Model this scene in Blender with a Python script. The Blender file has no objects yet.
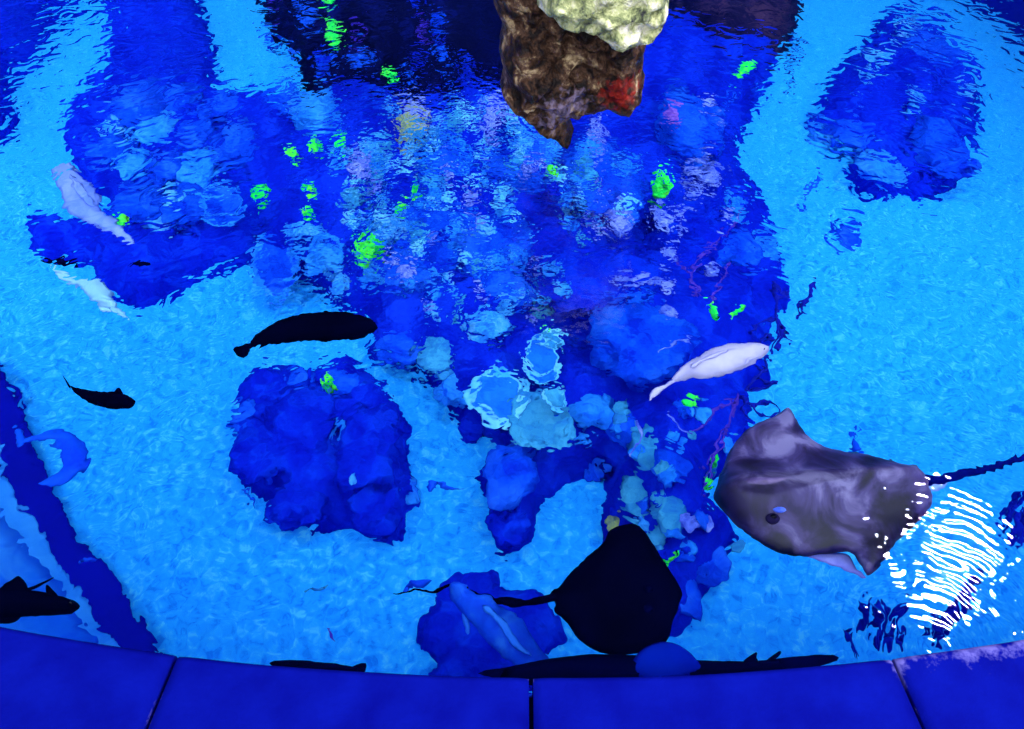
import bpy, bmesh, math, random
import numpy as np
from mathutils import Vector, noise, Matrix
from mathutils.geometry import delaunay_2d_cdt
from mathutils.bvhtree import BVHTree
random.seed(7)
S = bpy.context.scene
COL = S.collection

# ------------------------------------------------------------------ camera
W, H, F = 1024.0, 729.0, 768.0
PITCH = math.radians(48)
CAM = Vector((0, 0, 1.6))
FW = Vector((0, math.cos(PITCH), -math.sin(PITCH)))
RT = Vector((1, 0, 0))
UP = Vector((0, math.sin(PITCH), math.cos(PITCH)))
FLOOR = -1.3
cd = bpy.data.cameras.new('camera'); cam = bpy.data.objects.new('camera', cd); COL.objects.link(cam)
cd.sensor_width = 36; cd.lens = 36 * F / W; cd.clip_end = 100; cd.clip_start = .02
cam.location = CAM; cam.rotation_euler = (math.pi / 2 - PITCH, 0, 0)
S.camera = cam

def ray(px, py):
    return FW + RT * ((px - W / 2) / F) - UP * ((py - H / 2) / F)
def at(px, py, z):
    d = ray(px, py); t = (z - CAM.z) / d.z
    return CAM + d * t
def at_y(px, py, y):
    d = ray(px, py); return CAM + d * ((y - CAM.y) / d.y)
def mpp(p):                      # metres per pixel at a point
    return (p - CAM).dot(FW) / F

# ------------------------------------------------------------------ materials
MATS = {}
def nodes_of(name):
    m = bpy.data.materials.new(name); m.use_nodes = True
    nt = m.node_tree; nt.nodes.clear()
    out = nt.nodes.new('ShaderNodeOutputMaterial')
    return m, nt, out
def lnk(nt, a, b): nt.links.new(a, b)
def mat(name, cols, scale=6.0, rough=.7, spec=.0, bump=.0, bscale=30., detail=5, stops=None, coords='Object'):
    if name in MATS: return MATS[name]
    m, nt, out = nodes_of(name)
    b = nt.nodes.new('ShaderNodeBsdfPrincipled')
    b.inputs['Roughness'].default_value = rough
    b.inputs['Specular IOR Level'].default_value = spec * .15
    lnk(nt, b.outputs[0], out.inputs[0])
    tc = nt.nodes.new('ShaderNodeTexCoord')
    if len(cols) == 1:
        b.inputs['Base Color'].default_value = (*cols[0], 1)
    else:
        n = nt.nodes.new('ShaderNodeTexNoise'); n.inputs['Scale'].default_value = scale; n.inputs['Detail'].default_value = detail
        n.inputs['Roughness'].default_value = .6
        lnk(nt, tc.outputs[coords], n.inputs['Vector'])
        r = nt.nodes.new('ShaderNodeValToRGB')
        k = len(cols); st = stops or [.33 + .34 * i / (k - 1) for i in range(k)]
        while len(r.color_ramp.elements) < k: r.color_ramp.elements.new(.5)
        for i, c in enumerate(cols):
            r.color_ramp.elements[i].position = st[i]; r.color_ramp.elements[i].color = (*c, 1)
        lnk(nt, n.outputs['Fac'], r.inputs[0]); lnk(nt, r.outputs[0], b.inputs['Base Color'])
    if bump:
        n2 = nt.nodes.new('ShaderNodeTexNoise'); n2.inputs['Scale'].default_value = bscale; n2.inputs['Detail'].default_value = 6
        lnk(nt, tc.outputs[coords], n2.inputs['Vector'])
        bp = nt.nodes.new('ShaderNodeBump'); bp.inputs['Strength'].default_value = 1; bp.inputs['Distance'].default_value = bump
        lnk(nt, n2.outputs['Fac'], bp.inputs['Height']); lnk(nt, bp.outputs[0], b.inputs['Normal'])
    MATS[name] = m
    return m

M_floor = mat('pool_floor_paint', [(.004, .20, .86), (.008, .31, .99), (.012, .37, 1.0), (.05, .52, 1.0)], 24, .8, .1, .010, 26, 5)
M_reef = mat('reef_rock', [(.001, .004, .34), (.001, .012, .52), (.003, .035, .72)], 4.5, .8, .1, .03, 14)  # haze of the water put into the blue of the reef rocks
M_reefshade = mat('reef_rock_painted_shade', [(.0005, .001, .008), (.001, .002, .035), (.002, .005, .10)], 5, .8, .1, .03, 14)  # near black carries shadow and reflection beside the emergent rock, put into the colour
M_boulder = mat('blue_boulder', [(.001, .015, .50), (.002, .06, .74), (.01, .12, .85)], 7, .8, .1, .015, 25)
M_boulderlt = mat('pale_blue_boulder', [(.003, .08, .72), (.01, .2, .85), (.03, .30, .9)], 9, .8, .1, .015, 25)
M_mound = mat('dark_mound', [(.001, .005, .42), (.001, .013, .55), (.002, .035, .70)], 8, .8, .1, .03, 16)
M_coral = mat('pale_coral', [(.01, .12, .72), (.02, .28, .85), (.10, .42, .9)], 12, .7, .2, .01, 40)
M_lav = mat('lavender_coral', [(.02, .06, .6), (.10, .18, .82), (.26, .38, .9)], 14, .7, .2, .01, 40)
M_teal = mat('teal_coral', [(.01, .14, .55), (.02, .24, .58), (.04, .34, .66)], 10, .7, .2, .01, 40)
M_olive = mat('olive_coral', [(.04, .10, .22), (.2, .3, .16), (.4, .5, .1)], 16, .7, .2, .01, 40)
M_rim = mat('coral_rim', [(.03, .36, .85), (.15, .6, .95)], 14, .6, .2)
M_disc = mat('coral_disc', [(.003, .11, .78), (.01, .2, .88)], 14, .7, .2)
M_green = mat('green_skin', [(.0, .6, .10), (.01, .9, .10), (.14, .88, .03)], 18, .5, .3)
M_black = mat('black_skin', [(.0004, .0004, .003), (.0005, .0007, .010)], 10, .7)
M_navy = mat('navy_skin', [(.0004, .0006, .012), (.0006, .001, .03)], 6, .7)
M_twig = mat('dark_twig', [(.002, .006, .22), (.004, .01, .34)], 20, .7, .2)
M_purple = mat('purple_strand', [(.02, .015, .36), (.07, .035, .5)], 20, .7, .2)
M_bluefish = mat('blue_fish', [(.002, .035, .66), (.003, .09, .8)], 9, .6, .2)
M_white = mat('white_fish', [(.36, .36, .68), (.58, .56, .80)], 7, .5, .3)
M_eye = mat('eye_black', [(.003, .003, .006)], rough=.2, spec=.5)
M_palefish = mat('pale_fish', [(.10, .22, .85), (.22, .36, .95)], 10, .6, .2)
M_pale2 = mat('pale_cyan_fish', [(.16, .45, .85), (.28, .62, .9)], 9, .6, .2)

# ------------------------------------------------------------------ object helpers
def link_mesh(name, verts, faces, m, parent=None, smooth=True):
    me = bpy.data.meshes.new(name); me.from_pydata([tuple(v) for v in verts], [], faces)
    me.validate(); me.update()
    bm = bmesh.new(); bm.from_mesh(me); bmesh.ops.recalc_face_normals(bm, faces=bm.faces); bm.to_mesh(me); bm.free()
    if smooth: me.polygons.foreach_set('use_smooth', [True] * len(me.polygons))
    if m: me.materials.append(m)
    o = bpy.data.objects.new(name, me); COL.objects.link(o)
    if parent:
        o.parent = parent; o.matrix_parent_inverse = Matrix.Translation(-parent.location)
    return o
def tag(o, label, cat, group=None, kind=None):
    o['label'] = label; o['category'] = cat
    if group: o['group'] = group
    if kind: o['kind'] = kind
    return o
def thing(name, loc, label, cat, group=None):
    o = bpy.data.objects.new(name, None); o.empty_display_size = .05; COL.objects.link(o); o.location = loc
    return tag(o, label, cat, group)
def struct(o, label=None):
    o['kind'] = 'structure'
    if label: o['label'] = label; o['category'] = o.name.split('_')[0]
    return o

def smooth_loop(pts, per=5, closed=True):
    n = len(pts); out = []
    rng = range(n) if closed else range(n - 1)
    for i in rng:
        if closed: p0, p1, p2, p3 = pts[i - 1], pts[i], pts[(i + 1) % n], pts[(i + 2) % n]
        else: p0, p1, p2, p3 = pts[max(i - 1, 0)], pts[i], pts[i + 1], pts[min(i + 2, n - 1)]
        for k in range(per):
            t = k / per
            out.append(.5 * ((2 * p1) + (p2 - p0) * t + (2 * p0 - 5 * p1 + 4 * p2 - p3) * t * t + (3 * p1 - p0 - 3 * p2 + p3) * t ** 3))
    if not closed: out.append(pts[-1])
    return out

def resample(loop, step):
    out = []; n = len(loop)
    for i in range(n):
        a, b = loop[i], loop[(i + 1) % n]
        k = max(1, int((b - a).length / step))
        for j in range(k): out.append(a.lerp(b, j / k))
    # thin points that crowd
    res = [out[0]]
    for p in out[1:]:
        if (p - res[-1]).length > step * .45: res.append(p)
    return res

def seg_dist(P, poly):
    A = poly; B = np.roll(poly, -1, axis=0)
    best = np.full(len(P), 1e9)
    for a, b in zip(A, B):
        ab = b - a; L = (ab ** 2).sum() + 1e-12
        t = np.clip(((P - a) @ ab) / L, 0, 1)
        d = np.hypot(*((a + t[:, None] * ab - P).T)); best = np.minimum(best, d)
    return best
def inside(P, poly):
    x, y = P[:, 0], P[:, 1]; r = np.zeros(len(P), bool); n = len(poly); j = n - 1
    for i in range(n):
        xi, yi = poly[i]; xj, yj = poly[j]
        c = ((yi > y) != (yj > y)) & (x < (xj - xi) * (y - yi) / (yj - yi + 1e-15) + xi)
        r ^= c; j = i
    return r

def inflate(loop2d, step, top, bot):
    """Closed solid over a planar outline. top/bot(u, v, d) give the offset along the normal, d the distance to the edge.
    Returns (u, v, w) points and faces."""
    loop = resample([Vector(p) for p in loop2d], step)
    poly = np.array([tuple(p) for p in loop])
    lo, hi = poly.min(0), poly.max(0)
    xs = np.arange(lo[0], hi[0] + step, step); ys = np.arange(lo[1], hi[1] + step * .87, step * .87)
    G = np.array([(x + (step / 2 if j % 2 else 0), y) for j, y in enumerate(ys) for x in xs])
    d = seg_dist(G, poly); keep = inside(G, poly) & (d > step * .45)
    G = G[keep]; D = d[keep]
    nb = len(loop)
    V = [Vector(p) for p in loop] + [Vector(g) for g in G]
    E = [(i, (i + 1) % nb) for i in range(nb)]
    ov, oe, of, ovi, _, _ = delaunay_2d_cdt(V, E, [], 1, 1e-7)
    n = len(ov)
    src = [g[0] if g else -1 for g in ovi]
    pts = []; botp = []
    for i, p in enumerate(ov):
        s = src[i]; dd = 0. if s < nb else float(D[s - nb])
        pts.append((p.x, p.y, top(p.x, p.y, dd)))
        botp.append((p.x, p.y, bot(p.x, p.y, dd)) if dd > 0 else None)
    idx2 = {}; verts = list(pts)
    for i, b in enumerate(botp):
        if b is None: idx2[i] = i
        else: idx2[i] = len(verts); verts.append(b)
    faces = [tuple(f) for f in of] + [tuple(idx2[k] for k in reversed(f)) for f in of]
    return verts, faces

def dome(d, R, p=.5):
    t = min(1., d / R); return (1 - (1 - t) ** 2) ** p

def fbm(x, y, z=0., s=1., o=4):
    return noise.fractal(Vector((x * s, y * s, z)), 1.0, 2.0, o)

def flat_solid(name, px, z, thick, m, parent=None, R=None, step=None, per=4, belly=.6, extra=None, smooth=True, tilt=0.):
    """A body over an outline read on a horizontal plane at depth z."""
    pts = [at(x, y, z).to_2d() for x, y in px]
    loop = smooth_loop(pts, per) if per > 1 else pts
    A = np.array([tuple(p) for p in loop]); size = (A.max(0) - A.min(0))
    R = R or size.min() * .5
    step = step or max(.006, size.max() / 34)
    c = A.mean(0)
    def top(x, y, d):
        h = thick * dome(d, R)
        return z + h + (extra(x - c[0], y - c[1], d) if extra else 0)
    def bot(x, y, d): return z - thick * belly * dome(d, R) + (extra(x - c[0], y - c[1], d) if extra and tilt else 0)
    v, f = inflate(loop, step, top, bot)
    return link_mesh(name, v, f, m, parent, smooth)

def tube_mesh(path, radii, seg=8, flat=1.0):
    verts, faces = [], []; n = len(path)
    for i, p in enumerate(path):
        t = (path[min(i + 1, n - 1)] - path[max(i - 1, 0)]).normalized()
        side = t.cross(Vector((0, 0, 1)))
        if side.length < 1e-4: side = Vector((1, 0, 0))
        side.normalize(); up = side.cross(t).normalized()
        for k in range(seg):
            a = 2 * math.pi * k / seg
            verts.append(p + side * math.cos(a) * radii[i] + up * math.sin(a) * radii[i] * flat)
    for i in range(n - 1):
        for k in range(seg):
            a, b = i * seg + k, i * seg + (k + 1) % seg
            faces.append((a, b, b + seg, a + seg))
    faces.append(tuple(range(seg))[::-1]); faces.append(tuple((n - 1) * seg + k for k in range(seg)))
    return verts, faces
def join(parts):
    V, Fc = [], []
    for v, f in parts:
        o = len(V); V += list(v); Fc += [tuple(i + o for i in q) for q in f]
    return V, Fc
def tube_px(name, px, zs, r0, r1, m, parent=None, per=4, flat=1., mid=None, seg=8):
    if not isinstance(zs, (list, tuple)): zs = [zs] * len(px)
    pts = smooth_loop([at(x, y, z) for (x, y), z in zip(px, zs)], per, closed=False)
    n = len(pts); k = mpp(pts[n // 2])
    rad = []
    for i in range(n):
        t = i / (n - 1)
        r = r0 + (r1 - r0) * t
        if mid is not None: r = max(min(r0, r1), (mid * math.sin(math.pi * min(1, max(0, t))) ** .6))
        rad.append(max(r, .2) * k)
    return link_mesh(name, *tube_mesh(pts, rad, seg, flat), m, parent)

# ------------------------------------------------------------------ the pool shell
ZC = .10
def circ3(a, b, c):
    ax, ay, bx, by, cx, cy = a.x, a.y, b.x, b.y, c.x, c.y
    d = 2 * (ax * (by - cy) + bx * (cy - ay) + cx * (ay - by))
    ux = ((ax**2 + ay**2) * (by - cy) + (bx**2 + by**2) * (cy - ay) + (cx**2 + cy**2) * (ay - by)) / d
    uy = ((ax**2 + ay**2) * (cx - bx) + (bx**2 + by**2) * (ax - cx) + (cx**2 + cy**2) * (bx - ax)) / d
    return Vector((ux, uy)), math.hypot(ax - ux, ay - uy)
CC, CR = circ3(at(0, 625, ZC), at(530, 676, ZC), at(1024, 638, ZC))
def pol(r, a, z): return Vector((CC.x + r * math.sin(a), CC.y - r * math.cos(a), z))
def ang(px, py):
    p = at(px, py, ZC); return math.atan2(p.x - CC.x, CC.y - p.y)

# floor
fx = np.linspace(-7, 7, 120); fy = np.linspace(.2, 11, 100)
v = [(x, y, FLOOR + .012 * fbm(x, y, 3, 1.5)) for y in fy for x in fx]
f = [(j * 120 + i, j * 120 + i + 1, (j + 1) * 120 + i + 1, (j + 1) * 120 + i) for j in range(99) for i in range(119)]
floor = struct(link_mesh('floor', v, f, M_floor), 'bright cyan painted pool floor under the water')

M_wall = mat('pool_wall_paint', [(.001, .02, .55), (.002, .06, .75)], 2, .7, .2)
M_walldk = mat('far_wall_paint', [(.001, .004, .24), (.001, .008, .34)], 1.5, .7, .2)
def wall_strip(name, line, z0, z1, thick, m, label):
    n = len(line); V, Fs = [], []
    for i, p in enumerate(line):
        t = (line[min(i + 1, n - 1)] - line[max(i - 1, 0)]).normalized(); nn = Vector((t.y, -t.x))
        q = p + nn * thick
        V += [(p.x, p.y, z0), (p.x, p.y, z1), (q.x, q.y, z1), (q.x, q.y, z0)]
    for i in range(n - 1):
        for k in range(4):
            a, b = i * 4 + k, i * 4 + (k + 1) % 4
            Fs.append((a, b, b + 4, a + 4))
    Fs += [(0, 1, 2, 3), tuple((n - 1) * 4 + k for k in (3, 2, 1, 0))]
    return struct(link_mesh(name, V, Fs, m, smooth=False), label)
rp = [at(x, y, FLOOR).to_2d() for x, y in [(935, -60), (972, -8), (1002, 24), (1026, 62), (1075, 120), (1150, 220)]]
rl = smooth_loop(rp, 5, closed=False)
rl = rl + [Vector((4.6, 1.6)), Vector((3.6, .9))]
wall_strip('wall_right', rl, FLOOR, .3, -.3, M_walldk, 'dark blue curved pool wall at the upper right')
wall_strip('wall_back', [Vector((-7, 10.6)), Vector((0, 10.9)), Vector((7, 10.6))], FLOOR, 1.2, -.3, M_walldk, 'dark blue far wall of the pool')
# near wall below the coping
nl = [pol(CR - .0, a, 0).to_2d() for a in np.linspace(-.62, .62, 40)]
wall_strip('wall_front', nl, FLOOR, .0, .4, M_wall, 'blue pool wall under the near coping')
# left: dark kerb band, pale ledge and sloping blue wall
inner = [(-20, 345), (8, 378), (24, 405), (38, 448), (52, 492), (78, 535), (112, 578), (140, 622), (168, 668), (190, 700)]
outer = [(-60, 380), (-25, 395), (-6, 425), (4, 470), (20, 505), (46, 545), (72, 590), (100, 632), (140, 676), (160, 705)]
ledge = [(-90, 400), (-50, 420), (-30, 450), (-18, 488), (-2, 524), (24, 556), (50, 592), (70, 628), (104, 674), (120, 705)]
def ribbon(name, A, zA, B, zB, thick, m, label, wob=.0):
    a = smooth_loop([at(x, y, zA) for x, y in A], 6, closed=False); b = smooth_loop([at(x, y, zB) for x, y in B], 6, closed=False)
    n = len(a); V, Fs = [], []; K = 5
    for i in range(n):
        for k in range(K + 1):
            p = a[i].lerp(b[i], k / K); p = p + Vector((fbm(i * .12, k * .3, 1) * wob, fbm(i * .12, k * .3, 5) * wob, 0)); V.append(p)
    for i in range(n - 1):
        for k in range(K):
            q = i * (K + 1) + k; Fs.append((q, q + 1, q + K + 2, q + K + 1))
    o = link_mesh(name, V, Fs, m)
    s = o.modifiers.new('thickness', 'SOLIDIFY'); s.thickness = thick; s.offset = -1
    return struct(o, label)
ribbon('trim_1', inner, FLOOR + .03, outer, FLOOR + .06, .05, mat('dark_kerb', [(.001, .003, .26), (.001, .004, .34)], 3, .7, .15), 'dark navy curved kerb band at the left edge of the pool floor', .015)
ribbon('trim_2', outer, FLOOR + .062, ledge, FLOOR + .10, .05, mat('pale_ledge', [(.01, .2, .8), (.03, .32, .9)], 5, .7, .15), 'pale blue ledge strip outside the dark kerb band', .012)
wl = [(-140, 470), (-130, 500), (-120, 530), (-110, 560), (-90, 590), (-60, 615), (-20, 640), (20, 665), (60, 690), (90, 715)]
ribbon('wall_left', ledge, FLOOR + .10, wl, FLOOR + .5, .05, mat('left_wall', [(.004, .10, .85), (.01, .22, .95), (.04, .36, 1)], 1.6, .7, .15), 'light blue sloping pool wall at the lower left')

# coping stones
def coping_material():
    m, nt, out = nodes_of('coping_paint')
    b = nt.nodes.new('ShaderNodeBsdfPrincipled'); b.inputs['Roughness'].default_value = .8; b.inputs['Specular IOR Level'].default_value = .02
    lnk(nt, b.outputs[0], out.inputs[0])
    tc = nt.nodes.new('ShaderNodeTexCoord')
    n = nt.nodes.new('ShaderNodeTexNoise'); n.inputs['Scale'].default_value = 9; n.inputs['Detail'].default_value = 7
    lnk(nt, tc.outputs['Object'], n.inputs['Vector'])
    r = nt.nodes.new('ShaderNodeValToRGB'); e = r.color_ramp.elements
    e[0].position = .3; e[0].color = (.0006, .0016, .16, 1); e[1].position = .7; e[1].color = (.0012, .005, .24, 1)
    lnk(nt, n.outputs['Fac'], r.inputs[0])
    # worn pale patches: strongest near the water edge on the right
    n2 = nt.nodes.new('ShaderNodeTexNoise'); n2.inputs['Scale'].default_value = 16; n2.inputs['Detail'].default_value = 8; n2.inputs['Roughness'].default_value = .7
    lnk(nt, tc.outputs['Object'], n2.inputs['Vector'])
    at_ = nt.nodes.new('ShaderNodeAttribute'); at_.attribute_name = 'wear'
    ad = nt.nodes.new('ShaderNodeMath'); ad.operation = 'ADD'; lnk(nt, n2.outputs['Fac'], ad.inputs[0]); lnk(nt, at_.outputs['Fac'], ad.inputs[1])
    mr = nt.nodes.new('ShaderNodeMapRange'); mr.inputs['From Min'].default_value = .95; mr.inputs['From Max'].default_value = 1.10
    lnk(nt, ad.outputs[0], mr.inputs['Value'])
    mx = nt.nodes.new('ShaderNodeMix'); mx.data_type = 'RGBA'; lnk(nt, mr.outputs[0], mx.inputs['Factor']); lnk(nt, r.outputs[0], mx.inputs['A'])
    mx.inputs['B'].default_value = (.12, .11, .42, 1)
    lnk(nt, mx.outputs['Result'], b.inputs['Base Color'])
    bp = nt.nodes.new('ShaderNodeBump'); bp.inputs['Distance'].default_value = .004; lnk(nt, n2.outputs['Fac'], bp.inputs['Height']); lnk(nt, bp.outputs[0], b.inputs['Normal'])
    return m
M_cop = coping_material()
joints = [ang(175, 655), ang(531, 676), ang(893, 655)]
sp = (joints[2] - joints[0]) / 2
edges = [joints[0] - 2 * sp, joints[0] - sp, joints[0], joints[1], joints[2], joints[2] + sp, joints[2] + 2 * sp]
cop_lbl = ['dark blue coping stone beyond the left edge', 'dark blue coping stone at the lower left corner', 'dark blue coping stone between the left and middle joints',
           'blue coping stone right of the middle joint', 'worn blue coping stone at the lower right corner', 'worn blue coping stone beyond the right edge']
for i in range(6):
    a0, a1 = edges[i] + .0007, edges[i + 1] - .0007
    na = 36
    prof = []
    rb = .012
    for k in range(7):
        t = k / 6 * math.pi / 2
        prof.append((CR + rb - rb * math.cos(t), ZC - rb + rb * math.sin(t)))
    prof = [(CR + .002, 0.0)] + prof + [(CR + .05 + .09 * k, ZC) for k in range(7)] + [(CR + .60, 0.0)]
    V, Fs = [], []
    npf = len(prof)
    for j in range(na + 1):
        t = j / na; a = a0 + (a1 - a0) * t
        edge = min(j, na - j)
        for (r, z) in prof:
            zz = z - (.006 if edge == 0 and z > .05 else (.0015 if edge == 1 and z > .05 else 0))
            V.append(pol(r + .0025 * fbm(a * 9, r * 3, i), a, zz))
    for j in range(na):
        for k in range(npf):
            p, q = j * npf + k, j * npf + (k + 1) % npf
            Fs.append((p, q, q + npf, p + npf))
    Fs.append(tuple(range(npf))); Fs.append(tuple(na * npf + k for k in reversed(range(npf))))
    o = link_mesh('trim_%d' % (i + 3), V, Fs, M_cop)
    wa = o.data.attributes.new('wear', 'FLOAT', 'POINT')
    for q, vv in enumerate(o.data.vertices):
        r = math.hypot(vv.co.x - CC.x, vv.co.y - CC.y) - CR
        side = max(0., min(1., (vv.co.x - .25) / .75))
        wa.data[q].value = .47 * side * max(0., 1 - r / .20) ** .7 + (.15 if r < .012 else 0) * side + (.37 * (1 - side) if min(q // npf, na - q // npf) == 0 and r < .5 else 0)
    struct(o, cop_lbl[i])
# grout in the joints and deck behind
M_grout = mat('grout', [(.002, .003, .03)], rough=.9)
V, Fs = [], []
aa = np.linspace(edges[0], edges[-1], 60)
for a in aa: V += [pol(CR + .03, a, .0), pol(CR + .03, a, ZC - .03), pol(CR + .59, a, ZC - .03), pol(CR + .59, a, 0)]
for j in range(59):
    for k in range(4):
        p, q = j * 4 + k, j * 4 + (k + 1) % 4; Fs.append((p, q, q + 4, p + 4))
struct(link_mesh('trim_9', V, Fs, M_grout), 'dark grout bed in the joints of the coping')
V, Fs = [], []
for a in aa: V += [pol(CR + .61, a, ZC - .02), pol(CR + 4, a, ZC - .02), pol(CR + 4, a, ZC - .2), pol(CR + .61, a, ZC - .2)]
for j in range(59):
    for k in range(4):
        p, q = j * 4 + k, j * 4 + (k + 1) % 4; Fs.append((p, q, q + 4, p + 4))
struct(link_mesh('deck', V, Fs, mat('deck_concrete', [(.01, .015, .2), (.02, .03, .3)], 4, .8)), 'dark walkway behind the coping')

# ------------------------------------------------------------------ reef masses (height-field solids standing on the floor)
BVH = []
def mound(name, px, h, m, label, cat, R=.25, step=.055, lump=.35, ls=3.2, seed=0, per=4, kind=None, rough_edge=.03):
    pts = [at(x, y, FLOOR).to_2d() for x, y in px]
    loop = resample(smooth_loop(pts, per), step)
    loop = [p + Vector((fbm(p.x, p.y, seed, 5), fbm(p.x, p.y, seed + 9, 5))) * rough_edge for p in loop]
    def top(x, y, d):
        if d == 0: return FLOOR - .005
        q, _ = noise.voronoi(Vector((x * ls, y * ls, seed)))
        cell = max(0., 1 - q[0] * 1.35) ** .5
        return FLOOR + h * dome(d, R, .6) * (1 - lump + lump * cell + .25 * fbm(x, y, seed, 2.2))
    v, f = inflate(loop, step, top, lambda x, y, d: FLOOR - .03)
    o = link_mesh(name, v, f, m); tag(o, label, cat, kind=kind)
    BVH.append(BVHTree.FromPolygons([Vector(q) for q in v], f))
    return o
BVH.append(BVHTree.FromPolygons([Vector((-9, -1, FLOOR)), Vector((9, -1, FLOOR)), Vector((9, 12, FLOOR)), Vector((-9, 12, FLOOR))], [(0, 1, 2, 3)]))

mound('reef', [(318, 122), (300, 150), (250, 140), (240, 200), (262, 262), (310, 290), (330, 305), (372, 330), (372, 362), (408, 372), (440, 398), (462, 425),
     (500, 452), (478, 470), (468, 482), (484, 500), (492, 545), (528, 548), (545, 505), (580, 480), (604, 470), (600, 520), (612, 600), (650, 650), (678, 640), (702, 600), (738, 545),
     (706, 510), (712, 490), (735, 470), (752, 430), (742, 392), (770, 380), (764, 345), (785, 305), (776, 262), (765, 228), (750, 196), (738, 168), (744, 140), (762, 98), (774, 70), (732, 66), (688, 56), (655, 38), (560, 30), (528, 70), (510, 106), (470, 118), (420, 124), (380, 106), (345, 118)],
      .42, M_reef, 'large dark blue reef mass in the middle of the pool', 'reef', R=.4, step=.06, seed=1)
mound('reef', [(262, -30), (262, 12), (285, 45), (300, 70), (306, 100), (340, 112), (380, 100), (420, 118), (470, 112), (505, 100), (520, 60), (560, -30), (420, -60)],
      .62, M_reefshade, 'near black reef rock with shade in its colour beneath the water left of the emergent rock', 'reef', R=.4, step=.07, seed=3)
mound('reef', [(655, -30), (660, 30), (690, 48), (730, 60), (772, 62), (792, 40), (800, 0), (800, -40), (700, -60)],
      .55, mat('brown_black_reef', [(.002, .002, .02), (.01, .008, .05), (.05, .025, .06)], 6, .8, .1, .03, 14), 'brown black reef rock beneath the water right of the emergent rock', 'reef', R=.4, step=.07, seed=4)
mound('reef', [(-60, -30), (-60, 160), (0, 142), (12, 112), (20, 80), (45, 60), (62, 25), (88, 0), (100, -30)], .35, M_mound, 'dark blue reef rock in the upper left corner', 'reef', R=.3, step=.07, seed=5)
mound('reef', [(92, -30), (112, 20), (106, 62), (96, 100), (72, 128), (68, 160), (88, 190), (118, 215), (96, 232), (34, 226), (30, 246), (52, 260), (84, 268), (112, 298), (150, 312), (182, 292), (226, 276), (256, 268), (268, 250), (285, 210),
               (312, 180), (316, 130), (290, 110), (250, 108), (214, 84), (212, 40), (190, -6), (180, -30)], .30, M_mound, 'wide dark blue reef patch on the left under round boulders', 'reef', R=.25, step=.06, seed=6)
mound('reef', [(236, 440), (240, 408), (262, 380), (300, 376), (345, 378), (374, 388), (408, 420), (406, 452), (416, 490), (404, 538), (376, 542), (352, 528), (318, 530), (282, 528), (276, 500), (240, 482), (232, 462)],
      .26, M_mound, 'round dark blue reef mound on bare floor below the long black fish', 'reef', R=.2, step=.035, seed=7, ls=4.5)
mound('reef', [(x - 8, y + 6) for x, y in [(812, 116), (832, 92), (850, 62), (872, 40), (886, 14), (912, 22), (926, 28), (950, 30), (956, 50), (964, 66), (980, 84), (984, 104), (978, 130), (982, 150), (962, 180), (930, 198), (908, 190), (888, 202), (864, 186), (850, 168), (862, 152), (838, 136), (816, 128)]],
      .30, M_mound, 'dark blue reef mound at the upper right near the curved wall', 'reef', R=.3, step=.06, seed=8)
mound('reef', [(418, 636), (432, 602), (448, 584), (462, 572), (496, 574), (504, 590), (538, 590), (552, 606), (564, 634), (548, 660), (540, 690), (430, 690), (438, 660)],
      .18, M_mound, 'low dark blue reef patch under the blue grey shark', 'reef', R=.12, step=.03, seed=9)

def hit(px, py):
    d = ray(px, py).normalized(); best = None
    for b in BVH:
        r = b.ray_cast(CAM, d)
        if r[0] is not None and (best is None or r[3] < best[3]): best = r
    return best[0]

# ------------------------------------------------------------------ boulders and corals on the reef
def blob(p, rx, ry, rz, m, name, seed, parent=None, rough=.25, sub=3, rot=0):
    bm = bmesh.new(); bmesh.ops.create_icosphere(bm, subdivisions=sub, radius=1)
    for q in bm.verts:
        n = 1 + rough * noise.fractal(q.co * 1.6 + Vector((seed * 3.1, 0, 0)), 1., 2., 3)
        c = q.co * n; x, y = c.x * rx, c.y * ry
        q.co = Vector((x * math.cos(rot) - y * math.sin(rot), x * math.sin(rot) + y * math.cos(rot), c.z * rz)) + p
    V = [q.co.copy() for q in bm.verts]; bm.verts.ensure_lookup_table(); Fs = [tuple(x.index for x in fc.verts) for fc in bm.faces]; bm.free()
    return link_mesh(name, V, Fs, m, parent)
def boulder(px, py, w, h, m, label, group=None, seed=None, name='boulder', cat='boulder', rz=.5, rough=.3, rot=0):
    p = hit(px, py); k = mpp(p); dep = abs((p - CAM).normalized().z)
    rx, ry = w / 2 * k, h / 2 * k / max(dep, .45)
    o = blob(p + Vector((0, 0, rx * rz * .3)), rx, ry, min(rx, ry) * rz, m, name, seed if seed is not None else px * .37 + py * .11, rough=rough, rot=rot)
    if w >= 30: BVH.append(BVHTree.FromPolygons([q.co.copy() for q in o.data.vertices], [tuple(f.vertices) for f in o.data.polygons]))
    return tag(o, label, cat, group)
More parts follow.
